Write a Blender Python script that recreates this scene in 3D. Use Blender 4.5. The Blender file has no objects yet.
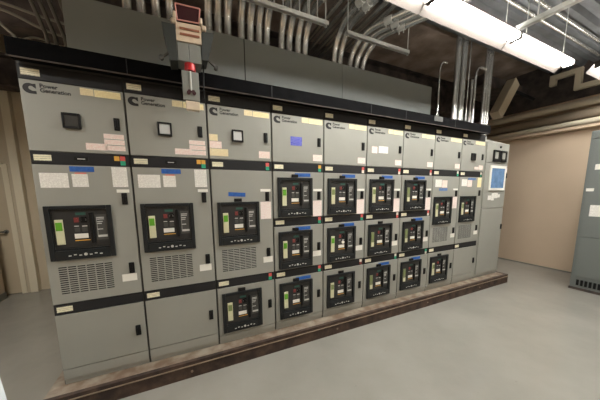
import bpy, bmesh, math, random
from mathutils import Vector, Matrix
random.seed(7)
S = bpy.context.scene
COL = S.collection
PI = math.pi
ZB = 0.145                      # height of the steel base the switchgear stands on

# ------------------------------------------------------------------ materials
def mat(name, color, rough=0.5, metal=0.0, noise=0.0, nscale=8.0, color2=None, bump=0.0, bscale=60.0, emit=None, coat=0.0, stretch=None, spec=None):
    m = bpy.data.materials.new(name); m.use_nodes = True
    nt = m.node_tree; b = nt.nodes['Principled BSDF']
    b.inputs['Base Color'].default_value = (*color, 1)
    b.inputs['Roughness'].default_value = rough
    b.inputs['Metallic'].default_value = metal
    if coat: b.inputs['Coat Weight'].default_value = coat; b.inputs['Coat Roughness'].default_value = 0.12
    if spec is not None: b.inputs['Specular IOR Level'].default_value = spec
    tc = nt.nodes.new('ShaderNodeTexCoord')
    mp = nt.nodes.new('ShaderNodeMapping'); nt.links.new(tc.outputs['Object'], mp.inputs[0])
    if stretch: mp.inputs['Scale'].default_value = stretch
    if noise or color2:
        n = nt.nodes.new('ShaderNodeTexNoise'); n.inputs['Scale'].default_value = nscale
        n.inputs['Detail'].default_value = 6; nt.links.new(mp.outputs[0], n.inputs['Vector'])
        r = nt.nodes.new('ShaderNodeValToRGB')
        c2 = color2 or tuple(c * (1 - noise) for c in color)
        r.color_ramp.elements[0].position = 0.35; r.color_ramp.elements[1].position = 0.68
        r.color_ramp.elements[0].color = (*c2, 1); r.color_ramp.elements[1].color = (*color, 1)
        nt.links.new(n.outputs['Fac'], r.inputs[0]); nt.links.new(r.outputs[0], b.inputs['Base Color'])
    if bump:
        n2 = nt.nodes.new('ShaderNodeTexNoise'); n2.inputs['Scale'].default_value = bscale; n2.inputs['Detail'].default_value = 3
        nt.links.new(mp.outputs[0], n2.inputs['Vector'])
        bp = nt.nodes.new('ShaderNodeBump'); bp.inputs['Strength'].default_value = bump; bp.inputs['Distance'].default_value = 0.01
        nt.links.new(n2.outputs['Fac'], bp.inputs['Height']); nt.links.new(bp.outputs[0], b.inputs['Normal'])
    if emit:
        b.inputs['Emission Color'].default_value = (*emit[0], 1); b.inputs['Emission Strength'].default_value = emit[1]
    return m

def sticker_mat(name, paper, ink, rows=60.0, amount=0.5, head=None):
    """paper with lines of print too fine to read"""
    m = bpy.data.materials.new(name); m.use_nodes = True
    nt = m.node_tree; b = nt.nodes['Principled BSDF']; b.inputs['Roughness'].default_value = 0.45
    tc = nt.nodes.new('ShaderNodeTexCoord')
    w = nt.nodes.new('ShaderNodeTexWave'); w.bands_direction = 'Z'; w.inputs['Scale'].default_value = rows / 6.28; w.inputs['Distortion'].default_value = 0.0
    n = nt.nodes.new('ShaderNodeTexNoise'); n.inputs['Scale'].default_value = 90; n.inputs['Detail'].default_value = 2
    nt.links.new(tc.outputs['Object'], w.inputs['Vector']); nt.links.new(tc.outputs['Object'], n.inputs['Vector'])
    a = nt.nodes.new('ShaderNodeMath'); a.operation = 'MULTIPLY'; nt.links.new(w.outputs['Fac'], a.inputs[0]); nt.links.new(n.outputs['Fac'], a.inputs[1])
    r = nt.nodes.new('ShaderNodeMath'); r.operation = 'GREATER_THAN'; r.inputs[1].default_value = 0.38; nt.links.new(a.outputs[0], r.inputs[0])
    f = nt.nodes.new('ShaderNodeMath'); f.operation = 'MULTIPLY'; f.inputs[1].default_value = amount; nt.links.new(r.outputs[0], f.inputs[0])
    mx = nt.nodes.new('ShaderNodeMix'); mx.data_type = 'RGBA'; mx.inputs['A'].default_value = (*paper, 1); mx.inputs['B'].default_value = (*ink, 1)
    nt.links.new(f.outputs[0], mx.inputs['Factor']); nt.links.new(mx.outputs['Result'], b.inputs['Base Color'])
    return m

def srgb(r, g, b):
    f = lambda c: (c/255/12.92 if c/255 <= .04045 else ((c/255+.055)/1.055)**2.4)
    return (f(r), f(g), f(b))

M = {}
M['cab'] = mat('grey_enamel', srgb(151,151,142), 0.45, noise=0.06, nscale=3, bump=0.05, bscale=180)
M['cab_in'] = mat('dark_seam_steel', srgb(70,70,66), 0.6)
M['band'] = mat('charcoal_enamel', srgb(34,34,35), 0.5, spec=.3)
M['black'] = mat('black_plastic', srgb(13,14,15), 0.45, spec=.3)
M['bezel'] = mat('breaker_bezel_plastic', srgb(29,32,33), 0.45, spec=.3)
M['face'] = mat('breaker_face', srgb(40,40,39), 0.5, noise=0.15, nscale=30)
M['plate'] = sticker_mat('engraved_name_plate', srgb(232,226,196), srgb(120,110,90), 160, 0.5)
M['paper'] = sticker_mat('white_printed_sticker', srgb(238,236,228), srgb(140,132,124), 420, 0.5)
M['pink'] = sticker_mat('red_printed_sticker', srgb(238,226,216), srgb(212,110,104), 260, 0.48)
M['cream'] = sticker_mat('cream_printed_sticker', srgb(232,218,176), srgb(190,160,110), 300, 0.5)
M['yellow'] = sticker_mat('yellow_printed_sticker', srgb(240,226,176), srgb(200,165,100), 300, 0.5)
M['white'] = mat('white_label', srgb(232,230,220), 0.4)
M['red_hdr'] = mat('red_header', srgb(206,120,108), 0.5)
M['tape'] = mat('blue_masking_tape', srgb(40,98,180), 0.6, noise=0.3, nscale=60)
M['tape_dull'] = mat('faded_blue_tape', srgb(100,132,182), 0.6, noise=0.3, nscale=60)
M['blue'] = sticker_mat('blue_sticker', srgb(56,64,176), srgb(200,200,230), 200, 0.5)
M['t_red'] = mat('red_tag', srgb(206,84,78), 0.5); M['t_green'] = mat('green_tag', srgb(40,158,122), 0.5)
M['t_yel'] = mat('amber_tag', srgb(222,168,70), 0.5); M['t_white'] = mat('pale_tag', srgb(214,206,190), 0.5)
M['disp'] = mat('green_display', srgb(92,160,40), 0.3); M['disp_dim'] = mat('olive_display', srgb(120,134,84), 0.3)
M['trip'] = mat('trip_unit_cream', srgb(206,204,170), 0.4); M['trip_grey'] = mat('trip_unit_grey', srgb(120,126,92), 0.4)
M['btn_red'] = mat('red_button', srgb(124,54,52), 0.35); M['ink'] = mat('black_print', srgb(28,28,28), 0.6)
M['grey_icon'] = mat('pale_icon', srgb(196,196,190), 0.5); M['teal'] = mat('teal_plate', srgb(40,84,74), .5)
M['glass_lit'] = mat('meter_face_pale', srgb(200,202,200), 0.12); M['glass_dk'] = mat('meter_face_dark', srgb(70,70,68), 0.15)
M['screen'] = mat('blue_screen', srgb(96,122,150), 0.15, noise=0.35, nscale=14, emit=(srgb(100,130,165), 0.22))
M['wire'] = mat('wireway_grey', srgb(132,137,134), 0.5, noise=0.05, nscale=3)
M['beam'] = mat('black_rail', srgb(13,13,14), 0.75, noise=0.4, nscale=14, spec=.05)
M['rust'] = mat('rusty_slab', srgb(150,140,124), 0.8, color2=srgb(112,92,74), nscale=9, bump=0.3, bscale=40)
M['rust_dk'] = mat('rusted_channel', srgb(80,62,50), 0.75, color2=srgb(46,34,27), nscale=10, bump=0.2, bscale=50)
M['rust_lip'] = mat('worn_steel_lip', srgb(140,122,102), 0.5, noise=.3, nscale=14)
M['conduit'] = mat('galvanized_conduit', srgb(212,212,207), 0.27, 0.78, noise=0.15, nscale=20)
M['strut'] = mat('galvanized_strut', srgb(200,200,194), 0.4, 0.35, noise=0.15, nscale=20)
M['pipe'] = mat('painted_pipe', srgb(196,184,164), 0.5)
M['duct'] = mat('painted_duct_beige', srgb(168,156,134), 0.55)
M['shade_tan'] = mat('shade_tan_paint', srgb(132,118,100), 0.6)  # shade between the wall pipes, put into the colour
M['pale'] = sticker_mat('pale_printed_sticker', srgb(240,232,224), srgb(216,150,142), 300, 0.5)
M['fix'] = mat('fixture_enamel', srgb(84,78,73), 0.55, spec=.25)
M['lens'] = mat('lit_acrylic_lens', (1, 1, 1), 0.4, emit=((1.0, 0.985, 0.95), 34.0))
M['added_uplight'] = mat('added_uplight_glow', (1, 1, 1), 0.4, emit=((1.0, 0.97, 0.92), 16.0))  # glow added on top of the fixtures to lift the ceiling
M['wall'] = mat('beige_wall_paint', srgb(206,184,158), 0.75, noise=0.06, nscale=1.5, bump=0.05, bscale=100)
M['wall_br'] = mat('tan_wall_paint', srgb(214,200,172), 0.75, noise=0.06, nscale=1.5)
M['base'] = mat('grey_cove_base', srgb(120,118,108), 0.6)
M['door'] = mat('tan_door_paint', srgb(206,190,160), 0.5); M['frame'] = mat('cream_frame_paint', srgb(236,226,200), 0.5)
M['deck'] = mat('galvanized_deck', srgb(120,122,123), 0.5, 0.3, noise=0.25, nscale=5)
M['concrete'] = mat('brown_concrete', srgb(176,158,142), 0.9, color2=srgb(122,106,92), nscale=3, bump=0.3, bscale=20)
M['dark_steel'] = mat('dark_beam_steel', srgb(84,74,68), 0.8, color2=srgb(46,40,37), nscale=6)
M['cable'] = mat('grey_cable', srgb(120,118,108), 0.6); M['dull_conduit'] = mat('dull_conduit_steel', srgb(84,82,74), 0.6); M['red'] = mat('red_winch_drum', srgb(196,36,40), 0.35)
M['maroon'] = mat('maroon_cover', srgb(60,14,20), 0.5, noise=.2, nscale=14); M['pinkedge'] = mat('worn_pink_edge', srgb(222,160,150), 0.6)
M['hoist_cream'] = mat('hoist_cream_paint', srgb(222,204,178), 0.5, noise=.15, nscale=10); M['hoist_grey'] = mat('hoist_dark_grey', srgb(56,60,57), 0.5)
M['hoist_lt'] = mat('hoist_plate_grey', srgb(130,132,126), 0.45); M['slot_br'] = mat('hoist_brown_slot', srgb(150,96,70), 0.6)
M['panel_grey'] = mat('blue_grey_enamel', srgb(112,117,113), 0.45, noise=0.05, nscale=3)
M['bin'] = mat('white_plastic', srgb(214,222,226), 0.4); M['bin_rim'] = mat('slate_rim', srgb(50,62,76), 0.5)

def floor_mat():
    m = bpy.data.materials.new('grey_epoxy_floor'); m.use_nodes = True
    nt = m.node_tree; b = nt.nodes['Principled BSDF']; L = nt.links
    tc = nt.nodes.new('ShaderNodeTexCoord')
    n = nt.nodes.new('ShaderNodeTexNoise'); n.inputs['Scale'].default_value = 1.1; n.inputs['Detail'].default_value = 8; n.inputs['Roughness'].default_value = 0.6
    L.new(tc.outputs['Object'], n.inputs['Vector'])
    r = nt.nodes.new('ShaderNodeValToRGB'); r.color_ramp.elements[0].position = .3; r.color_ramp.elements[1].position = .7
    r.color_ramp.elements[0].color = (*srgb(138,135,126), 1); r.color_ramp.elements[1].color = (*srgb(152,149,140), 1)
    L.new(n.outputs['Fac'], r.inputs[0])
    v = nt.nodes.new('ShaderNodeTexNoise'); v.inputs['Scale'].default_value = 22; v.inputs['Detail'].default_value = 4
    L.new(tc.outputs['Object'], v.inputs['Vector'])
    r2 = nt.nodes.new('ShaderNodeValToRGB'); r2.color_ramp.elements[0].position = .18; r2.color_ramp.elements[1].position = .30
    r2.color_ramp.elements[0].color = (.72, .7, .68, 1); r2.color_ramp.elements[1].color = (1, 1, 1, 1); L.new(v.outputs['Fac'], r2.inputs[0])
    mx = nt.nodes.new('ShaderNodeMix'); mx.data_type = 'RGBA'; mx.blend_type = 'MULTIPLY'; mx.inputs['Factor'].default_value = 1
    L.new(r.outputs[0], mx.inputs['A']); L.new(r2.outputs[0], mx.inputs['B']); L.new(mx.outputs['Result'], b.inputs['Base Color'])
    rr = nt.nodes.new('ShaderNodeMapRange'); rr.inputs['To Min'].default_value = .12; rr.inputs['To Max'].default_value = .22
    L.new(n.outputs['Fac'], rr.inputs['Value']); L.new(rr.outputs[0], b.inputs['Roughness'])
    bn = nt.nodes.new('ShaderNodeTexNoise'); bn.inputs['Scale'].default_value = 5; bn.inputs['Detail'].default_value = 5; L.new(tc.outputs['Object'], bn.inputs['Vector'])
    bp = nt.nodes.new('ShaderNodeBump'); bp.inputs['Strength'].default_value = .2; bp.inputs['Distance'].default_value = .02
    L.new(bn.outputs['Fac'], bp.inputs['Height']); L.new(bp.outputs[0], b.inputs['Normal'])
    return m
M['floor'] = floor_mat()

# ------------------------------------------------------------------ mesh helpers
class MB:
    def __init__(s): s.bm = bmesh.new()
    def box(s, x0, x1, y0, y1, z0, z1, bev=0.0, mtx=None):
        r = bmesh.ops.create_cube(s.bm, size=1)
        vs = r['verts']
        for v in vs:
            v.co = Vector((x0 + (v.co.x+.5)*(x1-x0), y0 + (v.co.y+.5)*(y1-y0), z0 + (v.co.z+.5)*(z1-z0)))
            if mtx: v.co = mtx @ v.co
        if bev:
            es = list({e for v in vs for e in v.link_edges})
            bmesh.ops.bevel(s.bm, geom=es, offset=bev, segments=2, affect='EDGES', profile=.5)
        return s
    def cyl(s, a, b, r, n=16, r2=None):
        a, b = Vector(a), Vector(b); d = b-a
        q = d.to_track_quat('Z', 'Y').to_matrix().to_4x4()
        m = Matrix.Translation((a+b)/2) @ q
        bmesh.ops.create_cone(s.bm, cap_ends=True, segments=n, radius1=r, radius2=r if r2 is None else r2, depth=d.length, matrix=m)
        return s
    def tube(s, pts, r, n=12):
        pts = [Vector(p) for p in pts]; rings = []
        up = Vector((0.123, 0.456, 0.881)).normalized()
        prev = None
        for i, p in enumerate(pts):
            t = (pts[min(i+1, len(pts)-1)] - pts[max(i-1, 0)]).normalized()
            if prev is None: u = t.cross(up).normalized()
            else: u = (prev - t*prev.dot(t)).normalized()
            prev = u; w = t.cross(u)
            rings.append([s.bm.verts.new(p + (u*math.cos(k*2*PI/n) + w*math.sin(k*2*PI/n))*r) for k in range(n)])
        for i in range(len(rings)-1):
            for k in range(n):
                s.bm.faces.new((rings[i][k], rings[i][(k+1) % n], rings[i+1][(k+1) % n], rings[i+1][k]))
        s.bm.faces.new(rings[0][::-1]); s.bm.faces.new(rings[-1]); return s
    def prism(s, poly, y0, y1):
        """poly in x,z extruded from y0 to y1"""
        a = [s.bm.verts.new((x, y0, z)) for x, z in poly]; b = [s.bm.verts.new((x, y1, z)) for x, z in poly]
        n = len(poly); s.bm.faces.new(a); s.bm.faces.new(b[::-1])
        for i in range(n): s.bm.faces.new((a[i], b[i], b[(i+1) % n], a[(i+1) % n]))
        return s
    def prism_x(s, poly, x0, x1):
        a = [s.bm.verts.new((x0, y, z)) for y, z in poly]; b = [s.bm.verts.new((x1, y, z)) for y, z in poly]
        n = len(poly); s.bm.faces.new(a); s.bm.faces.new(b[::-1])
        for i in range(n): s.bm.faces.new((a[i], b[i], b[(i+1) % n], a[(i+1) % n]))
        return s
    def mesh(s, name, material, smooth=False):
        bmesh.ops.recalc_face_normals(s.bm, faces=s.bm.faces[:])
        me = bpy.data.meshes.new(name); s.bm.to_mesh(me); s.bm.free()
        for mm in (material if isinstance(material, (list, tuple)) else [material]): me.materials.append(M[mm] if isinstance(mm, str) else mm)
        if smooth:
            for p in me.polygons: p.use_smooth = True
            me.set_sharp_from_angle(angle=math.radians(40))
        return me
    def build(s, name, material, parent=None, smooth=False, loc=(0, 0, 0)):
        return link(name, s.mesh(name, material, smooth), parent, loc)

def link(name, me, parent=None, loc=(0, 0, 0), rot=None):
    o = bpy.data.objects.new(name, me); COL.objects.link(o); o.parent = parent; o.location = loc
    if rot: o.rotation_euler = rot
    return o
def tag(o, label=None, cat=None, group=None, kind=None):
    if label: o['label'] = label
    if cat: o['category'] = cat
    if group: o['group'] = group
    if kind: o['kind'] = kind
    return o
def empty(name, loc, rz=0):
    o = bpy.data.objects.new(name, None); COL.objects.link(o); o.location = loc; o.rotation_euler = (0, 0, rz)
    o.empty_display_size = .1; return o
CACHE = {}
def shared(key, fn):
    if key not in CACHE: CACHE[key] = fn()
    return CACHE[key]
def struct(name, mb, m, parent=None, smooth=False):
    o = mb.build(name, m, parent, smooth)
    if parent is None: o['kind'] = 'structure'
    return o

# ------------------------------------------------------------------ room shell
XL, XR, YB, YF, ZC = -1.65, 7.46, 3.05, -4.6, 3.95
struct('floor', MB().box(-3.2, XR+.2, YF-.2, YB+.2, -.1, 0), 'floor')
struct('ceiling', MB().box(-3.2, XR+.2, YF-.2, YB+.2, ZC, ZC+.15), 'concrete')
struct('wall_right', MB().box(XR, XR+.15, YF, YB, 0, ZC), 'wall')
struct('wall_back', MB().box(-3.0, XR, YB, YB+.15, 0, ZC), 'wall_br')
struct('wall_front', MB().box(-3.0, XR, YF-.15, YF, 0, ZC), 'wall')
struct('wall_left', MB().box(-3.0, XL, YF, 2.84, 0, ZC), 'wall')
struct('baseboard_left', MB().box(XL, XL+.012, YF, 2.84, 0, .10), 'base')
struct('baseboard_right', MB().box(XR-.012, XR, YF, YB, 0, .02), 'base')
struct('wall_alcove', MB().box(-3.0, -2.85, 2.84, YB, 0, ZC), 'wall_br')
# door behind the left end of the row
d = struct('door_1', MB().box(-2.42, -1.53, 3.0, 3.045, 0.01, 1.97), 'door')
fr = struct('door_frame', MB().box(-1.53, -1.47, 2.975, 3.05, 0, 2.02).box(-2.5, -1.53, 2.975, 3.05, 1.975, 2.04).box(-2.5, -2.42, 2.975, 3.05, 0, 1.975), 'frame', d)
hd = struct('door_handle', MB().cyl((-1.60, 3.0, 1.0), (-1.60, 2.95, 1.0), .014).box(-1.70, -1.585, 2.935, 2.955, .99, 1.012).cyl((-1.60, 3.0, 1.0), (-1.60, 2.992, 1.0), .03), 'base', d)
struct('trim_1', MB().box(-1.47, -1.425, 2.99, 3.05, 0, 3.1).box(-2.5, -1.425, 2.99, 3.05, 3.1, 3.2), 'wall_br')
struct('trim_2', MB().box(-1.425, -1.33, 2.96, 3.05, 0, 3.15, .006), 'frame')
struct('trim_3', MB().box(-3.0, -1.2, 2.9, 3.05, 3.2, 3.36), 'wall_br')

# steel roof deck ribs under the slab, over the aisle
dk = MB()
y = -4.5
while y < 0.2:
    dk.prism_x([(y, 3.80), (y+.03, 3.74), (y+.09, 3.74), (y+.12, 3.80), (y+.12, 3.82), (y, 3.82)], -1.6, XR-.02); y += .163
dk.box(-1.6, XR-.02, -4.5, 0.25, 3.80, ZC-.001)
tag(dk.build('roof_deck', 'deck'), kind='structure')
def ibeam(name, x0, x1, y0, y1, z0, z1, label, axis='x'):
    m = MB(); t = .02
    if axis == 'x':
        ym = (y0+y1)/2
        m.box(x0, x1, y0, y1, z0, z0+t).box(x0, x1, y0, y1, z1-t, z1).box(x0, x1, ym-.01, ym+.01, z0+t, z1-t)
    else:
        xm = (x0+x1)/2
        m.box(x0, x1, y0, y1, z0, z0+t).box(x0, x1, y0, y1, z1-t, z1).box(xm-.01, xm+.01, y0, y1, z0+t, z1-t)
    o = m.build(name, 'dark_steel'); tag(o, label, 'beam'); return o
ibeam('steel_beam', -1.6, 7.44, 1.5, 1.75, 3.3, ZC-.002, 'dark fireproofed steel beam running high behind the galvanized conduits')
ibeam('steel_beam', -1.6, 7.44, 2.5, 2.75, 3.0, 3.4, 'dark steel beam lowest and farthest back, near the back wall')
ibeam('steel_beam', 5.95, 6.2, 1.76, 2.49, 3.42, ZC-.002, 'short dark steel cross beam in the far right corner under the slab', 'y')

# ------------------------------------------------------------------ steel base
pl = empty('equipment_base', (2.87, 0, 0))
tag(pl, 'long low rusty steel channel base with concrete infill under the whole switchgear row', 'base')
MB().box(-2.95, 2.90, -.115, 1.56, 0.0, ZB-.001).build('infill_slab', 'rust', pl)
ch = MB().box(-2.95, 2.965, -.15, -.116, 0.0, .112).box(-2.95, 2.965, -.15, -.116, .1165, ZB).box(2.901, 2.965, -.115, 1.56, 0, ZB)
ch.build('steel_channel', 'rust_dk', pl)
MB().box(-2.95, 2.965, -.158, -.1505, .108, .1175, .002).build('channel_lip', 'rust_lip', pl)
for bx in (-2.0, -.52, .95, 2.15): 
    MB().cyl((bx, -.151, .06), (bx, -.159, .06), .009, 8).build('anchor_bolt', 'rust_lip', pl)

# ------------------------------------------------------------------ switchgear parts
DW = .550      # door width
YD = -.020     # door front
def door_mesh(z0, z1):
    def f():
        m = MB().box(.006, .006+DW, YD, -.0015, z0, z1, .003)
        return m.mesh('door', 'cab')
    return shared(('door', round(z0, 3), round(z1, 3)), f)
def mk(key, fn): return shared(key, fn)
def stk(name, material, parent, x0, x1, z0, z1, y=YD, tilt=0, t=.0016):
    key = ('stk', material, round(x1-x0, 3), round(z1-z0, 3), t)
    w, h = (x1-x0)/2, (z1-z0)/2
    me = shared(key, lambda: MB().box(-w, w, -t, 0, -h, h).mesh(name, material))
    o = link(name, me, parent, ((x0+x1)/2, y, (z0+z1)/2))
    if tilt: o.rotation_euler = (0, math.radians(tilt), 0)
    return o
def latch(parent, zc, x=.486, y=YD):
    me = shared('latch', lambda: MB().box(0, .036, -.012, 0, -.043, .043, .004).box(.010, .026, -.017, -.010, -.030, .030, .003).mesh('latch', 'black'))
    return link('latch', me, parent, (x, y, zc))

def text_mesh(body, size):
    c = bpy.data.curves.new('lettering', 'FONT'); c.body = body; c.size = size; c.extrude = .0006; c.offset = size*.024
    c.space_line = .82
    o = bpy.data.objects.new('lettering_source', c); COL.objects.link(o)
    bpy.context.view_layer.update()
    me = bpy.data.meshes.new_from_object(o.evaluated_get(bpy.context.evaluated_depsgraph_get()))
    bpy.data.objects.remove(o); me.materials.clear(); me.materials.append(M['ink']); me.name = 'lettering'
    return me
def logo_mesh():
    # bold slanted C: heavy left bowl, upper arm cut on a slant, lower arm ending in a foot
    pts = []
    cx, cz, rx, rz = .033, .030, .034, .031
    for a in range(62, 255, 12):
        pts.append((cx + rx*math.cos(math.radians(a)), cz + rz*math.sin(math.radians(a))))
    pts += [(.030, -.002), (.064, -.002), (.064, .016), (.044, .016)]
    for a in range(225, 118, -15):
        pts.append((cx + .008 + rx*.42*math.cos(math.radians(a)), cz + .003 + rz*.42*math.sin(math.radians(a))))
    pts += [(.047, .045)]
    m = MB(); m.prism(pts, -.0016, 0)
    m.prism([(.046, .044), (.064, .030), (.064, .060), (.050, .058)], -.0016, 0)
    return m.mesh('maker_logo', 'ink')
LOGO = logo_mesh(); TXT = text_mesh('Power\nGeneration', .034)

def louvre(parent, z0=.708, z1=.915):
    def f():
        m = MB(); n = 13; cw = .052
        for i in range(n):
            z = z0 + (i+.5)*(z1-z0)/n
            for k in range(6):
                x = .066 + k*.0535
                m.prism_x([(YD-.0005, z+.0045), (YD-.003, z+.002), (YD-.003, z+.001), (YD-.0005, z+.0005)], x, x+cw-.008)
        return m.mesh('louvre', 'cab')
    def g():
        m = MB(); n = 13
        for i in range(n):
            z = z0 + (i+.5)*(z1-z0)/n
            for k in range(6):
                x = .066 + k*.0535
                m.box(x-.001, x+.045, YD-.0012, YD-.0002, z-.0075, z+.0005)
        return m.mesh('vent_slot', 'black')
    link('louvre', shared('louv', f), parent); link('vent_slot', shared('slots', g), parent)

def breaker(parent, x0, z0, kind=0, reset_light=False):
    """draw-out breaker behind a bezel; local origin lower left of bezel"""
    w, h = .378, .386
    def bz():
        m = MB()
        m.box(0, .030, -.040, -.0205, 0, h, .004).box(w-.030, w, -.040, -.0205, 0, h, .004)
        m.box(.0301, w-.0301, -.040, -.0205, h-.026, h, .003).box(.0301, w-.0301, -.040, -.0205, 0, .068, .003)
        m.box(.0301, w-.0301, -.034, -.0205, .069, .080)
        return m.mesh('breaker_bezel', 'bezel')
    b = link('breaker_bezel', shared('bezel', bz), parent, (x0, 0, z0))
    def put(name, me): return link(name, me, b)
    put('breaker_face', shared('bface', lambda: MB().box(.031, w-.031, -.024, -.0205, .081, h-.027).mesh('breaker_face', 'face')))
    tmat = 'trip' if kind in (0, 1) else 'trip_grey'
    put('trip_unit', shared(('trip', kind), lambda: MB().box(.046, .092, -.032, -.0241, .112, .290, .003).mesh('trip_unit', 'trip' if kind != 2 else 'trip_grey')))
    put('display', shared(('disp', kind), lambda: MB().box(.051, .087, -.0345, -.0321, .212, .270).mesh('display', 'disp' if kind == 0 else 'disp_dim')))
    put('trip_label', shared(('tlab', kind), lambda: MB().box(.049, .089, -.0345, -.0321, .116, .168).mesh('trip_label', 'trip')))
    put('red_button', shared('rb', lambda: MB().box(.152, .180, -.027, -.0241, .266, .300).cyl((.166, -.027, .284), (.166, -.031, .284), .010, 14).mesh('red_button', 'btn_red')))['label'] = 'red push button'
    put('black_button', shared('bb', lambda: MB().box(.192, .226, -.027, -.0241, .262, .306).cyl((.209, -.027, .284), (.209, -.033, .284), .012, 14).mesh('black_button', 'black')))
    put('status_window', shared('sw', lambda: MB().box(.164, .222, -.0262, -.0241, .318, .336).mesh('status_window', 'teal')))
    put('caption_strip', shared('cs1', lambda: MB().box(.150, .176, -.0256, -.0241, .236, .242).mesh('caption_strip', 'grey_icon')))
    put('caption_strip', shared('cs2', lambda: MB().box(.194, .224, -.0256, -.0241, .234, .241).mesh('caption_strip', 'grey_icon')))
    put('counter_window', shared('cw', lambda: MB().box(.150, .180, -.0256, -.0241, .196, .228).mesh('counter_window', 'cab_in')))
    put('counter_window', shared('cw2', lambda: MB().box(.192, .224, -.0256, -.0241, .196, .228).mesh('counter_window', 'cab_in')))
    put('spring_flag', shared('sf', lambda: MB().box(.196, .222, -.0275, -.0271, .278, .290).mesh('spring_flag', 'grey_icon')))
    put('rating_label', shared('rl', lambda: MB().box(.146, .224, -.0265, -.0241, .150, .184).mesh('rating_label', 'white')))
    put('rating_stripe', shared('rs', lambda: MB().box(.146, .232, -.0255, -.0241, .132, .138).mesh('rating_stripe', 't_yel')))
    put('charging_handle', shared('chh', lambda: MB().box(.240, .264, -.040, -.0241, .108, .336, .006).mesh('charging_handle', 'black')))
    put('side_cover', shared('scv', lambda: MB().box(.272, .340, -.0250, -.0241, .130, .318).mesh('side_cover', 'cab_in')))
    def pr():
        m = MB()
        for k, z in enumerate((.292, .280, .262, .248, .206)): m.box(.281, .281+(.046, .044, .036, .030, .034)[k], -.0262, -.0241, z, z+.006)
        m.box(.281, .338, -.0262, -.0241, .150, .166).box(.281, .2825, -.0262, -.0241, .150, .298)
        return m.mesh('data_plate', 'grey_icon')
    put('data_plate', shared('dp', pr))
    def ic():
        m = MB(); r = random.Random(3)
        for k in range(7):
            x = .11 + k*.030
            if k == 3: m.cyl((x, -.0402, .034), (x, -.0412, .034), .011, 12)
            else: m.box(x-.008, x+.008, -.0412, -.0402, .026+.006*(k % 2), .034+.006*(k % 2))
        return m.mesh('icon_row', 'grey_icon')
    put('icon_row', shared('ir', ic))
    if reset_light:
        MB().cyl((.205, -.0345, .212), (.205, -.0241, .212), .017, 14).build('lamp_dome', 'white', b)
    return b

def tagset(parent, z, cols, x=.500):
    """pair of small square status tags at the right end of a dark band"""
    if not cols: return
    for k, c in enumerate(cols):
        dx, dz, w = {0: (0, .036, .032), 1: (0, .004, .032), 2: (-.036, .036, .032)}[k]
        stk('status_tag', c, parent, x+dx, x+dx+w, z+dz, z+dz+.034, y=-.0165, t=.002)

def band(parent, z0, z1, tags=None, badge=False):
    me = shared(('band', round(z0, 3), round(z1, 3)), lambda: MB().box(.006, .556, -.0165, -.0015, z0, z1, .002).mesh('trim_band', 'band'))
    b = link('trim_band', me, parent)
    zc = (z0+z1)/2
    stk('name_plate', 'plate', b, .022, .112, zc-.02, zc+.02, y=-.0166)
    if badge: stk('badge', 'black', b, .232, .312, zc-.014, zc+.014, y=-.0166, t=.003); stk('badge_lettering', 'grey_icon', b, .25, .294, zc-.003, zc+.003, y=-.0197, t=.001)
    tagset(b, z0, tags)
    return b

def brkdoor(sec, z0, z1, bz, latch_z, kind=0, tape=None, tab=True, strip=None, lowlab=False, uplab=False, light=False, louv=False, xb=.042):
    d = link('door', door_mesh(z0, z1), sec)
    latch(d, latch_z)
    if bz is not None:
        breaker(sec, xb, bz, kind, light)
        if tab:
            link('shutter_tab', shared('tab', lambda: MB().box(0, .068, -.016, 0, 0, .030, .003).box(.010, .058, -.018, -.010, .006, .018).mesh('shutter_tab', 'black')), d, (xb+.150, YD, bz+.388))
    if tape: stk('tape_strip', tape[0], d, *tape[1:5], tilt=tape[5] if len(tape) > 5 else 0, t=.0022)['label'] = 'blue masking tape strip'
    if strip == 'hi': stk('instruction_sticker', 'paper', d, .440, .535, latch_z+.088, latch_z+.232); stk('latch_label', 'white', d, .458, .538, latch_z+.046, latch_z+.070)
    if strip == 'lo': stk('instruction_sticker', 'pale', d, .436, .540, latch_z-.215, latch_z-.050); stk('latch_label', 'white', d, .440, .540, latch_z+.046, latch_z+.070)
    if lowlab: stk('latch_label', 'white', d, .436, .534, latch_z-.108, latch_z-.050)
    if louv: louvre(d)
    return d

W = .564
GROUP = 'grey switchgear sections standing in one long row'
XS = [0, .556, 1.117, 1.678, 2.242, 2.808, 3.371, 3.944, 4.516, 5.078]
def section(k, label):
    s = empty('switchgear_section', (XS[k]+.001, 0, ZB)); s.scale.x = (XS[k+1]-XS[k])/W; tag(s, label, 'electrical cabinet', GROUP)
    link('enclosure', shared('encl', lambda: MB().box(0, W-.002, 0, 1.5, 0, 2.29).mesh('enclosure', 'cab_in')), s)
    # fascia at the top carrying the name plate
    f = link('fascia', shared('fascia', lambda: MB().box(.004, W-.006, -.014, -.0005, 2.158, 2.245, .002).mesh('fascia', 'band')), s)
    stk('name_plate', 'plate', f, .020, .112, 2.180, 2.222, y=-.0142)
    return s
def upper(sec, kind):
    d = link('door', door_mesh(1.712, 2.153), sec)
    latch(d, 1.922)
    link('maker_logo', LOGO, d, (.022, YD, 2.070))
    o = link('lettering', TXT, d, (.104, YD-.0008, 2.112), (PI/2, 0, 0))
    if kind.get('strip', True):
        stk('warning_sticker', 'cream', d, .312, .386, 2.098, 2.144); stk('warning_sticker', 'yellow', d, .390, .543, 2.096, 2.142)
    return d
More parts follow.
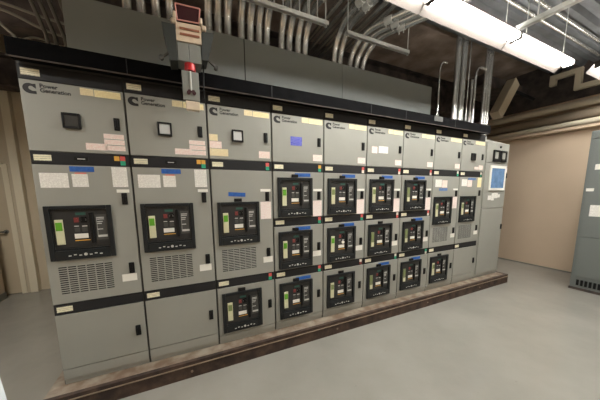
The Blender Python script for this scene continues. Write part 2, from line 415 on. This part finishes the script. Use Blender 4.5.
def meter(d, x, z, face, w=.098, h=.100):
    def f(): 
        m = MB(); t = .013
        m.box(-w/2, -w/2+t, -.020, 0, -h/2, h/2, .003).box(w/2-t, w/2, -.020, 0, -h/2, h/2, .003)
        m.box(-w/2+t, w/2-t, -.020, 0, h/2-t, h/2).box(-w/2+t, w/2-t, -.020, 0, -h/2, -h/2+t)
        return m.mesh('meter_frame', 'black')
    o = link('meter_frame', shared(('mf', w, h), f), d, (x, YD, z))
    link('meter_glass', shared(('mg', face, w, h), lambda: MB().box(-w/2+.0131, w/2-.0131, -.014, 0, -h/2+.0131, h/2-.0131).mesh('meter_glass', face)), d, (x, YD, z))
    return o

def kick(sec, h=.120):
    link('kick_panel', shared(('kick', h), lambda: MB().box(.006, .556, -.018, -.0015, .040, h, .002).box(.006, .556, -.008, -.0015, 0.002, .038).mesh('kick_panel', 'cab')), sec)

B1, B2, B3 = (1.628, 1.708), (1.090, 1.165), (.556, .630)

# ---- sections 1 and 2: large breaker, louvres, blank lower door
for k, lab in ((0, 'leftmost grey switchgear section with dark relay window, one breaker and blank lower door'),
               (1, 'second grey switchgear section from left, pale relay window below the hanging hoist hook')):
    s = section(k, lab); u = upper(s, {})
    meter(u, .248, 1.918, 'glass_dk' if k == 0 else 'glass_lit')
    stk('warning_sticker', 'pink', u, .308, .430, 1.734, 1.780); stk('warning_sticker', 'pink', u, .418, .541, 1.736, 1.772)
    stk('warning_sticker', 'pink', u, .416, .540, 1.777, 1.813); stk('warning_sticker', 'pink', u, .416, .538, 1.818, 1.852)
    band(s, *B1, tags=('t_red' if k == 0 else 't_yel', 't_green', 't_yel'), badge=True)
    d = brkdoor(s, .636, 1.623, .958, 1.386, 0, ('tape', .200, .338, 1.580, 1.616), False, 'hi', False, louv=True, xb=.036)
    stk('instruction_sticker', 'paper', d, .037, .187, 1.468, 1.568)
    st = stk('instruction_sticker', 'paper', d, .207, .297, 1.474, 1.5635); stk('red_heading', 'red_hdr', d, .225, .290, 1.5640, 1.574)
    latch(d, .848); stk('latch_label', 'white', d, .434, .532, .742, .800)
    band(s, .556, .632)
    d2 = link('door', door_mesh(.126, .550), s); latch(d2, .322)
    kick(s)
# ---- section 3
s = section(2, 'third grey switchgear section from left with cream stickers at left and two breakers'); u = upper(s, {})
meter(u, .246, 1.915, 'glass_lit')
stk('warning_sticker', 'cream', u, .010, .078, 1.862, 1.915); stk('warning_sticker', 'pink', u, .010, .108, 1.802, 1.858); stk('warning_sticker', 'cream', u, .010, .160, 1.738, 1.798)
stk('warning_sticker', 'pink', u, .436, .540, 1.738, 1.800)
band(s, *B1, tags=('t_red', 't_green', None)[:2])
d = brkdoor(s, .636, 1.623, .955, 1.386, 0, ('tape', .145, .297, 1.390, 1.426, 3), True, 'lo', False, louv=True, xb=.042)
latch(d, .845); stk('latch_label', 'white', d, .450, .545, .742, .800)
band(s, .556, .632, tags=('t_red', 't_green'))
brkdoor(s, .086, .550, .112, .312, 1, None, True, xb=.042)
kick(s, .080)

# ---- sections 4 - 7: three breakers each
spec = {
 3: dict(label='fourth grey switchgear section from left with blue sticker on its top door', tags1=('t_yel', 't_green'), tags2=('t_red', 't_green'), tags3=('t_red', 't_green'), tapes=(1, 1, 1), kinds=(0, 0, 0)),
 4: dict(label='fifth grey switchgear section from left, plain top door, glossy white lamp on middle breaker', tags1=('t_red', 't_white'), tags2=('t_red', 't_green'), tags3=('t_white', 'btn_red'), tapes=(1, 1, 0), kinds=(1, 0, 1)),
 5: dict(label='sixth grey switchgear section from left with two pale stickers on its top door', tags1=('t_red', 't_white'), tags2=('t_white', 't_red'), tags3=('t_white', 't_green'), tapes=(1, 0, 1), kinds=(1, 2, 2)),
 6: dict(label='seventh grey switchgear section from left, last one holding three stacked breakers', tags1=('t_red', 't_white'), tags2=('t_red', 't_white'), tags3=('t_green', 't_white'), tapes=(1, 1, 1), kinds=(2, 2, 2)),
}
for k, sp in spec.items():
    s = section(k, sp['label']); u = upper(s, {})
    stk('warning_sticker', 'pink', u, .436, .540, 1.738, 1.800)
    if k == 3: stk('notice_sticker', 'blue', u, .190, .312, 1.875, 1.958)
    if k == 5: stk('warning_sticker', 'pink', u, .070, .150, 1.862, 1.935); stk('notice_sticker', 'paper', u, .172, .315, 1.868, 1.945)
    band(s, *B1, tags=sp['tags1'])
    for r, (z0, z1, bz, lz) in enumerate(((1.171, 1.623, 1.180, 1.386), (.636, 1.084, .648, .846), (.086, .550, .112, .312))):
        tape = ('tape', .232, .405, z1-.046, z1-.012) if sp['tapes'][r] else None
        brkdoor(s, z0, z1, bz, lz, sp['kinds'][r], tape, True, 'lo' if r == 0 else None, r == 1, light=(k == 4 and r == 1), xb=.046)
    band(s, *B2, tags=sp['tags2']); band(s, *B3, tags=sp['tags3'])
    kick(s, .080)

# ---- sections 8 and 9
for k, lab in ((7, 'eighth grey switchgear section from left with dull blue tape above its upper breaker'),
               (8, 'ninth grey switchgear section from left, small dark square on top door, beside console')):
    s = section(k, lab); u = upper(s, {})
    stk('warning_sticker', 'pink', u, .436, .540, 1.738, 1.800)
    if k == 8: meter(u, .270, 1.915, 'black'); stk('warning_sticker', 'pink', u, .330, .430, 1.738, 1.775)
    band(s, *B1, tags=('t_white', 't_green'))
    tp = ('tape_dull', .140, .310, 1.425, 1.462) if k == 7 else ('tape_dull', .200, .390, 1.580, 1.612)
    d = brkdoor(s, .636, 1.623, .958, 1.386, 1, tp, False, 'lo' if k == 7 else None, False, louv=True, xb=.040)
    zt = .012 if k == 7 else 0
    stk('instruction_sticker', 'paper', d, .055, .185, 1.490-zt, 1.590-zt); stk('instruction_sticker', 'pink', d, .195, .300, 1.482-zt, 1.580-zt)
    if k == 8: stk('instruction_sticker', 'yellow', d, .440, .535, 1.474, 1.618)
    latch(d, .848); stk('latch_label', 'white', d, .450, .545, .742, .800)
    band(s, .556, .632)
    if k == 7:
        brkdoor(s, .086, .550, .112, .312, 1, None, True, xb=.046); kick(s, .080)
    else:
        d2 = link('door', door_mesh(.126, .550), s); latch(d2, .322); kick(s)

# ---- control console at the right end
c = empty('control_console', (5.082, 0, ZB))
tag(c, 'tall grey control console with blue touch screen at right end of the row', 'electrical cabinet')
CWD = .664
MB().box(.0, CWD, -.004, 1.5, .0, 2.165, .003).build('enclosure', 'cab', c)
MB().prism_x([(-.004, 2.166), (1.5, 2.166), (1.5, 2.30), (.30, 2.30)], .0, CWD).build('sloped_top', 'cab', c)
MB().box(.045, .655, -.024, -.0045, .060, 1.135, .003).build('door', 'cab', c)
d = MB().box(.045, .655, -.024, -.0045, 1.145, 1.842, .003).build('door', 'cab', c)
d3 = MB().box(.045, .655, -.024, -.0045, 1.852, 2.160, .003).build('door', 'cab', c)
sc = MB().box(.165, .198, -.040, -.0242, 1.425, 1.812, .003).box(.568, .601, -.040, -.0242, 1.425, 1.812, .003).box(.1981, .5679, -.040, -.0242, 1.425, 1.462).box(.1981, .5679, -.040, -.0242, 1.772, 1.812).build('screen_bezel', 'white', d)
MB().box(.1985, .5675, -.034, -.0242, 1.4625, 1.7715).build('touch_screen', 'screen', d)
def cmeter(x):
    MB().box(x, x+.030, -.045, -.0242, 1.872, 2.045, .003).box(x+.135, x+.165, -.045, -.0242, 1.872, 2.045, .003).box(x+.0301, x+.1349, -.045, -.0242, 2.020, 2.045).box(x+.0301, x+.1349, -.045, -.0242, 1.872, 1.915).build('meter_frame', 'black', d3)
    MB().box(x+.0305, x+.1345, -.036, -.0242, 1.9155, 2.0195).build('meter_glass', 'cab', d3)
cmeter(.205); cmeter(.405)
MB().cyl((.398, -.0242, 2.10), (.398, -.036, 2.10), .018, 14).build('black_button', 'black', d3)
for (x0, x1, z0, z1) in ((.175, .27, 1.275, 1.345), (.275, .345, 1.265, 1.38), (.35, .45, 1.30, 1.385), (.455, .51, 1.31, 1.36)): stk('paper_note', 'paper', d, x0, x1, z0, z1, y=-.0242)
latch(d, 1.66, .612, -.0242); stk('latch_label', 'white', d, .60, .65, 1.72, 1.78, y=-.0242)
latch(c, .82, .612, -.0242)

# ------------------------------------------------------------------ lifting rail, hoist, wireway
rl = MB().box(.003, 5.02, -.10, -.016, 2.255+ZB, 2.375+ZB, .004).box(.003, 4.99, -.085, -.016, 2.247+ZB, 2.2545+ZB).box(.003, 5.02, -.016, .10, 2.296+ZB, 2.36+ZB)
r0 = empty('lifting_rail', (.0, 0, 2.245+ZB)); tag(r0, 'long black steel breaker lifting rail across the top of the row', 'rail')
MB().box(.003, 5.02, -.100, -.022, .008, .112, .004).box(.003, 5.02, -.0215, .10, .052, .112).build('rail_beam', 'beam', r0)
MB().box(.003, 4.99, -.102, -.095, .0, .0075).build('rail_track', 'dark_steel', r0)
MB().box(3.79, 3.95, -.104, -.1005, .05, .108).build('reflective_tape', 'cab_in', r0)
for x in (.6, 1.66, 2.78, 3.3, 4.2): MB().box(x, x+.006, -.103, -.1005, .01, .11).build('rail_joint', 'band', r0)

h = empty('breaker_hoist', (1.01, -.10, 2.3+ZB))
tag(h, 'cream and grey breaker hoist trolley with red drum hanging from the rail', 'hoist')
def P(x, z): return (x-1.01, z-2.3)
MB().prism([P(.844, 2.563), P(.925, 2.565), P(.928, 2.339), P(.881, 2.330)], -.15, -.006).build('side_plate', 'hoist_grey', h)
MB().prism([P(1.096, 2.561), P(1.178, 2.571), P(1.126, 2.380), P(1.085, 2.371)], -.15, -.006).build('side_plate', 'hoist_grey', h)
MB().prism([P(.929, 2.585), P(1.090, 2.595), P(1.0905, 2.475), P(.929, 2.468)], -.15, -.006).build('winch_housing', 'hoist_cream', h)
MB().prism([P(.952, 2.556), P(1.078, 2.562), P(1.078, 2.549), P(.952, 2.543)], -.156, -.1502).build('housing_slot', 'slot_br', h)
MB().prism([P(.952, 2.520), P(1.078, 2.526), P(1.078, 2.513), P(.952, 2.507)], -.156, -.1502).build('housing_slot', 'slot_br', h)
MB().prism([P(.941, 2.599), P(1.079, 2.610), P(1.088, 2.702), P(.934, 2.694)], -.15, -.09).build('top_cover', 'maroon', h)
for x in (-.070, .050): MB().box(x, x+.02, -.0055, .09, .0605, .12, .003).build('trolley_arm', 'hoist_grey', h)
e = MB()
for a, b in ((P(.934, 2.696), P(1.090, 2.703)), (P(.934, 2.696), P(.941, 2.597)), (P(1.090, 2.703), P(1.079, 2.610)), (P(.941, 2.597), P(1.079, 2.608))):
    e.cyl((a[0], -.154, a[1]), (b[0], -.154, b[1]), .0045, 8)
e.build('cover_edging', 'pinkedge', h)
for x in (-.108, .082): MB().box(x, x+.034, -.16, -.10, .270, .302, .008).build('corner_bracket', 'hoist_cream', h)
for x in (-.094, .072): MB().box(x, x+.020, -.162, -.10, .303, .345, .006).build('corner_bracket', 'hoist_cream', h)
MB().box(-.0805, -.0085, -.145, -.006, .045, .166, .003).build('gear_case', 'hoist_lt', h)
MB().box(-.0075, .0735, -.145, -.006, .045, .168, .003).build('gear_case', 'hoist_lt', h)
MB().cyl((-.005, -.11, .044), (-.005, -.11, -.005), .036, 24).build('winch_drum', 'red', h, True)
MB().box(-.064, .046, -.155, -.140, -.215, -.020, .003).build('hook_plate', 'hoist_lt', h)
MB().box(-.064, .046, -.139, -.06, -.028, -.0205, .002).build('hook_plate_flange', 'hoist_lt', h)
MB().cyl((-.008, -.158, -.022), (-.008, -.158, -.15), .006, 10).build('lift_cable', 'strut', h)
MB().cyl((-.026, -.164, -.165), (-.026, -.1555, -.165), .013, 12).cyl((.010, -.164, -.165), (.010, -.1555, -.165), .013, 12).box(-.030, .014, -.162, -.1555, -.162, -.145).build('swivel_hook', 'maroon', h)
MB().box(-.050, .043, -.165, -.125, -.282, -.222, .004).build('load_block', 'hoist_cream', h)
MB().cyl((.088, -.10, .06), (.078, -.10, -.17), .005, 8).build('control_cord', 'black', h)
for sx, sg in ((-.178, 1), (.168, -1)):
    MB().cyl((sx, -.13, .050), (sx+sg*.055, -.13, .095), .008, 10).cyl((sx-sg*.005, -.142, .045), (sx-sg*.005, -.118, .045), .015, 12).build('clamp_lever', 'cab_in', h)

w = empty('wireway', (.15, .40, 2.296+ZB)); tag(w, 'long grey sheet metal wireway box on top of the switchgear behind the rail', 'wireway')
MB().box(0, 1.40, 0, .55, 0, .665, .003).build('wireway_box', 'wire', w); MB().box(1.405, 2.60, 0, .55, 0, .665, .003).build('wireway_box', 'wire', w); MB().box(2.605, 4.21, 0, .55, 0, .665, .003).build('wireway_box', 'wire', w)
MB().box(1.398, 1.407, -.002, .0, 0.01, .66).build('seam_strip', 'black', w)

# ------------------------------------------------------------------ conduits
def bend(x, y0, z0, zr, yend, r, R=.32, dx=0.0, xdir=0.0):
    """up from z0, swept bend, then level run towards the aisle; xdir skews the level run"""
    dv = Vector((xdir, -1, 0)).normalized()
    pts = [Vector((x, y0, z0))]; pts.append(Vector((x, y0, zr-R)))
    for k in range(1, 9):
        a = k*PI/16
        pts.append(Vector((x, y0, zr-R)) + dv*(R*(1-math.cos(a))) + Vector((0, 0, R*math.sin(a))))
    last = pts[-1]; L = (last.y - yend)/abs(dv.y); pts.append(last + dv*L)
    return pts, dv, last
ZT = 2.965+ZB
G1 = 'galvanized conduits rising from the wireway in a bank'
names = ['first', 'second', 'third', 'fourth', 'fifth', 'sixth', 'seventh', 'eighth', 'ninth', 'tenth', 'eleventh']
def conduit(x, y0, z0, zr, yend, r, label, group, R=.32, xdir=0, coupling=True):
    zr += .12
    pts, dv, last = bend(x, y0, z0, zr, yend, r, R, 0, xdir)
    o = empty('conduit', (x, y0, z0)); tag(o, label, 'conduit', group)
    off = Vector((x, y0, z0))
    MB().tube([p-off for p in pts], r, 14).build('tube', 'conduit', o, True)
    MB().cyl((0, 0, 0), (0, 0, .035), r*1.13, 16).build('connector', 'strut', o)
    if coupling:
        a = last + dv*.10 - off; b = a + dv*.09
        m = MB().cyl(a, b, r*1.18, 14)
        for t in (.2, .8):
            p = a.lerp(b, t); m.cyl(p + Vector((0, 0, -r)), p + Vector((0, 0, -r-.035)), .007, 8)
        m.build('coupling', 'strut', o)
    return o
xs1 = [1.236, 1.33, 1.426, 1.565, 1.66, 1.757, 1.845, 2.02, 2.115, 2.225, 2.318]
for i, x in enumerate(xs1):
    conduit(x, .56, ZT, 3.43+.03*(i % 2), -4.58, .037, 'large galvanized conduit curving up from wireway, %s from left right of the hoist' % names[i], G1)
xs2 = [2.73, 2.82, 2.985, 3.09, 3.19]
for i, x in enumerate(xs2):
    conduit(x, .56 + (.0 if i < 2 else .02), ZT, 3.45-.012*i, -4.58 if i < 2 else -1.6, .035, 'large galvanized conduit curving toward the light, %s from left in the right hand bank' % names[i], 'galvanized conduits of the right hand bank', R=.36, xdir=.0 if i < 2 else .45)
for i, x in enumerate((.55, .66, .78, .90)):
    conduit(x, .62, ZT, 3.42, -4.58, .038, 'shadowed galvanized conduit left of the hoist, %s from left' % names[i], 'shadowed conduits left of the hoist')
for yy, lb in ((-.50, 'bright straight conduit along the deck just behind the long light'), (-.64, 'straight conduit along the deck above the long light'), (-.98, 'straight conduit along the deck nearest the upper right corner')):
    o = MB().tube([(3.8, yy, 3.70), (7.2, yy, 3.70)], .022, 12).build('deck_conduit', 'conduit', None, True); tag(o, lb, 'conduit')
# second layer of level conduits crossing above (running towards the aisle)
for i in range(6):
    x = 2.62+.12*i
    o = MB().tube([(x, 1.4, 3.68), (x, -4.58, 3.68)], .032, 12).build('overhead_conduit', 'conduit', None, True)
    tag(o, 'straight level galvanized conduit high under the slab, %s from left of six' % names[i], 'conduit', 'level conduits high under the slab')

# vertical conduits right of the wireway
def vert(x, y, r, ztop, label, hook=None):
    o = empty('riser_conduit', (x, y, 2.293+ZB)); tag(o, label, 'conduit', 'vertical riser conduits at the right end')
    z = ztop-2.293-ZB
    pts = [(0, 0, 0), (0, 0, z)]
    if hook:
        pts = [(0, 0, 0), (0, 0, z-.15)] + [(hook*.15*(1-math.cos(a*PI/12)), 0, z-.15+.15*math.sin(a*PI/12)) for a in range(1, 7)] + [(hook*.30, 0, z+.0)]
    MB().tube(pts, r, 12).build('tube', 'conduit', o, True)
    MB().cyl((0, 0, .001), (0, 0, .04), r*1.17, 12).build('connector', 'strut', o)
    return o
vert(4.42, .33, .011, 3.45, 'thin steel riser conduit bent over at top, nearest the wireway end', .5)
vert(4.60, .62, .012, 2.95, 'thin steel riser conduit with low bent top behind the others', -.4)
for i, x in enumerate((4.75, 4.826, 4.902, 4.978)):
    vert(x, .30+.03*(i % 2), .033, ZC-.002, 'fat steel riser conduit in the cluster of four, %s from left' % names[i])
vert(5.057, .30, .010, ZC-.002, 'thin straight steel riser conduit right of the cluster of four')
vert(5.17, .26, .018, 3.50, 'steel riser conduit with rounded top between cluster and bright trio', .8)
vert(5.245, .36, .026, 3.2+ZB, 'short steel riser conduit ending low beside the bright trio')
for i, x in enumerate((5.495, 5.56, 5.625)):
    vert(x, .30, .026, ZC-.002, 'bright steel riser conduit in the trio standing on the console, %s from left' % names[i])

# strut trapezes
def strut(x0, x1, y, z, label, rods, holes=False):
    o = empty('strut_hanger', ((x0+x1)/2, y, z)); tag(o, label, 'strut'); hx = (x1-x0)/2
    MB().box(-hx, hx, -.02, -.017, -.04, 0).box(-hx, hx, .017, .02, -.04, 0).box(-hx, hx, -.0169, .0169, -.004, 0).build('channel', 'strut', o)
    for r in rods: 
        MB().cyl((r*hx, 0, 0), (r*hx, 0, ZC-.002-z), .006, 8).cyl((r*hx, 0, -.055), (r*hx, 0, -.041), .014, 6).build('threaded_rod', 'strut', o)
    return o
def straps(o, cx, y, z, xs, top):
    for x in xs:
        pts = [(x-cx-.046, 0, .001)] + [(x-cx-.046*math.cos(a*PI/8), 0, top-z+.046*math.sin(a*PI/8)) for a in range(0, 9)] + [(x-cx+.046, 0, .001)]
        MB().tube(pts, .0055, 8).build('pipe_strap', 'strut', o, True)
o = strut(.4, 2.40, .17, 3.20+ZB, 'galvanized strut hanger holding the conduits right of the hoist', (-.95, .97))
straps(o, 1.4, .17, 3.345, (1.236, 1.33, 1.426, 1.565, 1.66, 1.757, 1.845, 2.02, 2.115, 2.225), 3.60)
o = strut(2.66, 3.62, .20, 3.20+ZB, 'galvanized strut hanger under the right hand conduit bank', (-.97, .97))
o = empty('strut_hanger', (4.10, -1.4, 3.04+ZB)); tag(o, 'grey strut crossing over the long light fixture', 'strut')
MB().box(-.024, .024, -.9, .66, 0, .045).build('channel', 'strut', o)
for yy in (-.7, .5): MB().cyl((0, yy, .045), (0, yy, ZC-.151-3.04-ZB-.0), .006, 8).build('threaded_rod', 'strut', o)

# ------------------------------------------------------------------ light fixtures
def fixture(x0, x1, y, z, label, fr=.7):
    o = empty('light_fixture', ((x0+x1)/2, y, z)); hx = (x1-x0)/2
    tag(o, label, 'light fixture', 'strip light fixtures hung under the ceiling')
    m = MB(); m.prism_x([(-.085, .008), (-.06, .035), (.06, .035), (.130, -.045), (.126, -.050), (.059, .027), (-.058, .027), (-.080, .003)], -hx, hx)
    m.build('reflector', 'fix', o)
    MB().prism_x([(-.050, .020), (-.050, .000), (-.035, -.016), (.035, -.016), (.050, .000), (.050, .020)], -hx+.02, hx-.02).build('lens', 'lens', o)
    MB().box(-hx, -hx+.019, -.055, .055, -.024, .026, .003).build('end_cap', 'fix', o); MB().box(hx-.019, hx, -.055, .055, -.024, .026, .003).build('end_cap', 'fix', o)
    MB().box(-hx+.05, hx-.05, -.03, .03, .036, .040).build('added_uplight_strip', 'added_uplight', o)  # added glowing strip that brightens the ceiling and conduits
    for sx in (-fr, fr): MB().cyl((sx*hx, 0, .041), (sx*hx, 0, 3.735-z), .004, 6).build('hanger_wire', 'strut', o)
    return o
zf = 3.0+ZB
fixture(4.135, 5.40, -.72, zf-.01, 'bright strip light with visible right end above the aisle')
fixture(2.85, 4.125, -.72, zf-.01, 'bright strip light second from its visible right end, cut by upper edge of view')
fixture(1.57, 2.84, -.72, zf-.01, 'strip light farthest left over the aisle, above the upper edge of view', .5)
fixture(5.80, 7.0, -.88, zf, 'strip light at the right edge, only its corner in view')
fixture(.98, 2.10, -2.6, zf, 'strip light above the camera side of the aisle, middle one')
fixture(3.6, 4.85, -2.7, zf, 'strip light above the camera side of the aisle, right one')
fixture(5.3, 6.5, -2.9, zf, 'strip light above the camera side of the aisle, farthest right one')
fixture(-1.5, -.4, -1.2, zf-.15, 'added strip light out of view, brightening the tan left wall')  # unseen fill lamp added for the left wall and door
fixture(-1.6, -1.0, .9, zf-.1, 'added short strip light out of view, nearest the tan door it brightens')  # added lamp outside the view, lights the far door and left floor
fixture(-1.6, -1.0, .2, zf-.1, 'added short strip light out of view, second from the tan door it brightens')  # second added lamp, brightens the left end further

# ------------------------------------------------------------------ right wall pipes and ducts
def wpipe(z, r, x, y0, y1, label, m='pipe', rings=()):
    o = empty('wall_pipe', (x, 0, z)); tag(o, label, 'pipe')
    MB().cyl((0, y0, 0), (0, y1, 0), r, 20).build('tube', m, o, True)
    for q in rings: MB().cyl((0, q, 0), (0, q+.05, 0), r*1.08, 20).build('collar', m, o, True)
wpipe(2.925+ZB, .062, 7.30, -4.4, 2.4, 'upper cream painted pipe running along the right wall', rings=(.62, -2.0))
wpipe(2.60+ZB, .045, 7.30, -4.4, 2.4, 'lower thin cream pipe along the right wall above the grey cabinet')
wpipe(2.74+ZB, .085, 7.36, -4.4, 2.4, 'dark tan tube standing in for the shade between the two cream pipes on the right wall', 'shade_tan')  # dark tube added to paint the shade band between the cream pipes
struct('trim_5', MB().box(XR-.03, XR-.001, YF, YB, 3.20, ZC), 'dark_steel')
struct('trim_4', MB().box(7.30, 7.459, -4.5, 2.9, 2.50+ZB, 2.545+ZB), 'wall')
o = MB().box(7.14, 7.22, -.3001, .11, 3.56, 3.64).box(7.14, 7.22, .03, .11, 3.46, 3.5599).box(7.14, 7.22, -.30, -.22, 3.36, 3.5599).box(7.14, 7.22, -1.4, -.22, 3.28, 3.3599)
tag(o.build('zigzag_duct', 'duct'), 'tan square duct with right angle jogs above the upper wall pipe', 'duct')
m = Matrix.Translation((6.10, .30, 3.0+ZB)) @ Matrix.Rotation(math.radians(36), 4, 'Y')
tag(MB().box(-.085, .085, -.07, .07, -.36, .40, .006, mtx=m).build('diagonal_duct', 'duct'), 'tan diagonal duct in the dark corner above the console', 'duct')
o = MB().tube([(6.45, .50, 3.50), (6.8, .4, 3.40), (7.10, .3, 3.30)], .03, 10)
tag(o.build('cable_bundle', 'black', None, True), 'black cable bundle sagging in the dark corner above the upper wall pipe', 'cable')
tag(MB().box(5.9, 7.44, .55, 1.1, 3.32+ZB, 3.5+ZB).build('cable_tray', 'dark_steel'), 'dark cable tray in the shadow above the console', 'cable tray')

# ------------------------------------------------------------------ right grey cabinet
rc = empty('panelboard_cabinet', (6.433, -.711, 0)); tag(rc, 'tall blue grey metal cabinet at right edge against the beige wall', 'electrical cabinet')
MB().box(.012, 1.02, -1.20, 0, .03, 2.43, .006).build('enclosure', 'panel_grey', rc)
MB().box(-.004, 1.02, -1.205, .004, 0, .035).build('base_frame', 'dark_steel', rc)
for z0, z1 in ((.22, .84), (.85, 2.30)):
    MB().box(-.004, .0118, -1.17, -.035, z0, z1, .003).build('door', 'panel_grey', rc)
v = MB()
for k in range(22): v.box(-.003, .0118, -.10-k*.045, -.072-k*.045, .075, .165)
v.build('vent_slot', 'black', rc)
def rst(y0, y1, z0, z1, m='white'): MB().box(-.0062, -.0042, y1, y0, z0, z1).build('label_sticker', m, rc)
rst(-.09, -.24, 1.86, 1.94); rst(-.032, -.112, 1.545, 1.59); rst(-.10, -.25, 1.17, 1.34, 'paper')
MB().box(-.012, .0118, -.20, -.03, 2.32, 2.42, .004).cyl((-.012, -.07, 2.37), (-.022, -.07, 2.37), .014, 10).build('corner_bracket', 'panel_grey', rc)

# ------------------------------------------------------------------ cables upper left
def cable(pts, r, label, g):
    o = bpy.data.curves.new('cable', 'CURVE'); o.dimensions = '3D'; sp = o.splines.new('BEZIER'); sp.bezier_points.add(len(pts)-1)
    for p, q in zip(sp.bezier_points, pts): p.co = q; p.handle_left_type = p.handle_right_type = 'AUTO'
    o.bevel_depth = r; o.bevel_resolution = 3; o.resolution_u = 8
    t = bpy.data.objects.new('t', o); COL.objects.link(t); bpy.context.view_layer.update()
    me = bpy.data.meshes.new_from_object(t.evaluated_get(bpy.context.evaluated_depsgraph_get())); bpy.data.objects.remove(t)
    me.materials.clear(); me.materials.append(M['cable'])
    ob = link('cable', me); tag(ob, label, 'cable', g); return ob
GC = 'grey cables slung left of the wireway'
cable([(-1.2, 1.0, 3.26), (-.44, 1.0, 3.237), (-.19, 1.0, 3.195), (.12, 1.0, 3.16)], .012, 'upper grey cable slung level beyond the left end of the wireway', GC)
cable([(-1.2, 1.02, 3.24), (-.44, 1.02, 3.19), (-.16, 1.02, 3.09), (.12, 1.02, 3.05)], .012, 'lower grey cable dipping beyond the left end of the wireway', GC)
cable([(-.58, .72, 3.27), (-.457, .72, 3.08), (-.365, .72, 2.965), (-.22, .72, 2.80), (.02, .72, 2.45)], .012, 'pale diagonal rod or cable above the left end of the rail', GC)
cable([(-.36, 1.04, 2.98), (-.25, 1.04, 3.02), (-.1, 1.04, 2.98), (.12, 1.0, 2.93), (.20, .955, 2.90)], .008, 'thin grey cable arching low behind the left end of the rail', GC)
for i, x in enumerate((-.16, -.10, -.03, .05)):
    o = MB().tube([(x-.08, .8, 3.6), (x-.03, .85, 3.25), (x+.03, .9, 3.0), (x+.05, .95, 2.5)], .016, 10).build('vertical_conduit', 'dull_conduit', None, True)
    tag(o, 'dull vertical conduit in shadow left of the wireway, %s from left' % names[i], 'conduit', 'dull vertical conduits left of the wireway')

# white container peeking into the lower left corner
b = empty('storage_tote', (-.196, -.234, 0), math.radians(30.2))
tag(b, 'white container with dark line on its lid at the very lower left corner of view', 'container')
MB().box(-.32, -.012, -.52, .05, 0.0, .42, .012).build('tote_body', 'bin', b)
MB().box(-.33, 0, -.53, -.512, .4205, .447).box(-.33, 0, .042, .06, .4205, .447).box(-.028, 0, -.5119, .0419, .4205, .447).box(-.33, -.302, -.5119, .0419, .4205, .447).build('tote_rim', 'bin', b)
MB().box(-.301, -.029, -.511, .041, .4205, .436).build('lid_groove', 'bin_rim', b)
MB().box(-.29, -.042, -.50, .03, .4365, .442).build('lid_panel', 'bin', b)

# ------------------------------------------------------------------ world, camera, view
wd = bpy.data.worlds.new('World'); S.world = wd; wd.use_nodes = True
wd.node_tree.nodes['Background'].inputs[0].default_value = (.6, .62, .65, 1); wd.node_tree.nodes['Background'].inputs[1].default_value = .05

yaw, pit, rol = .440, .136, -.008
fw = Vector((math.sin(yaw)*math.cos(pit), math.cos(yaw)*math.cos(pit), -math.sin(pit)))
rt = Vector((math.cos(yaw), -math.sin(yaw), 0)); up = rt.cross(fw)
r2 = rt*math.cos(rol) + up*math.sin(rol); u2 = -rt*math.sin(rol) + up*math.cos(rol)
cd = bpy.data.cameras.new('camera'); cam = bpy.data.objects.new('camera', cd); COL.objects.link(cam)
cam.matrix_world = Matrix(((r2.x, u2.x, -fw.x, .908), (r2.y, u2.y, -fw.y, -2.262), (r2.z, u2.z, -fw.z, 1.428+ZB), (0, 0, 0, 1)))
cd.sensor_width = 36; cd.lens = 243.1/600*36; cd.shift_y = 25/600; cd.clip_start = .02
S.camera = cam
S.view_settings.view_transform = 'Standard'; S.view_settings.look = 'None'; S.view_settings.gamma = 1; S.view_settings.use_curve_mapping = False
S.view_settings.exposure = 1.14
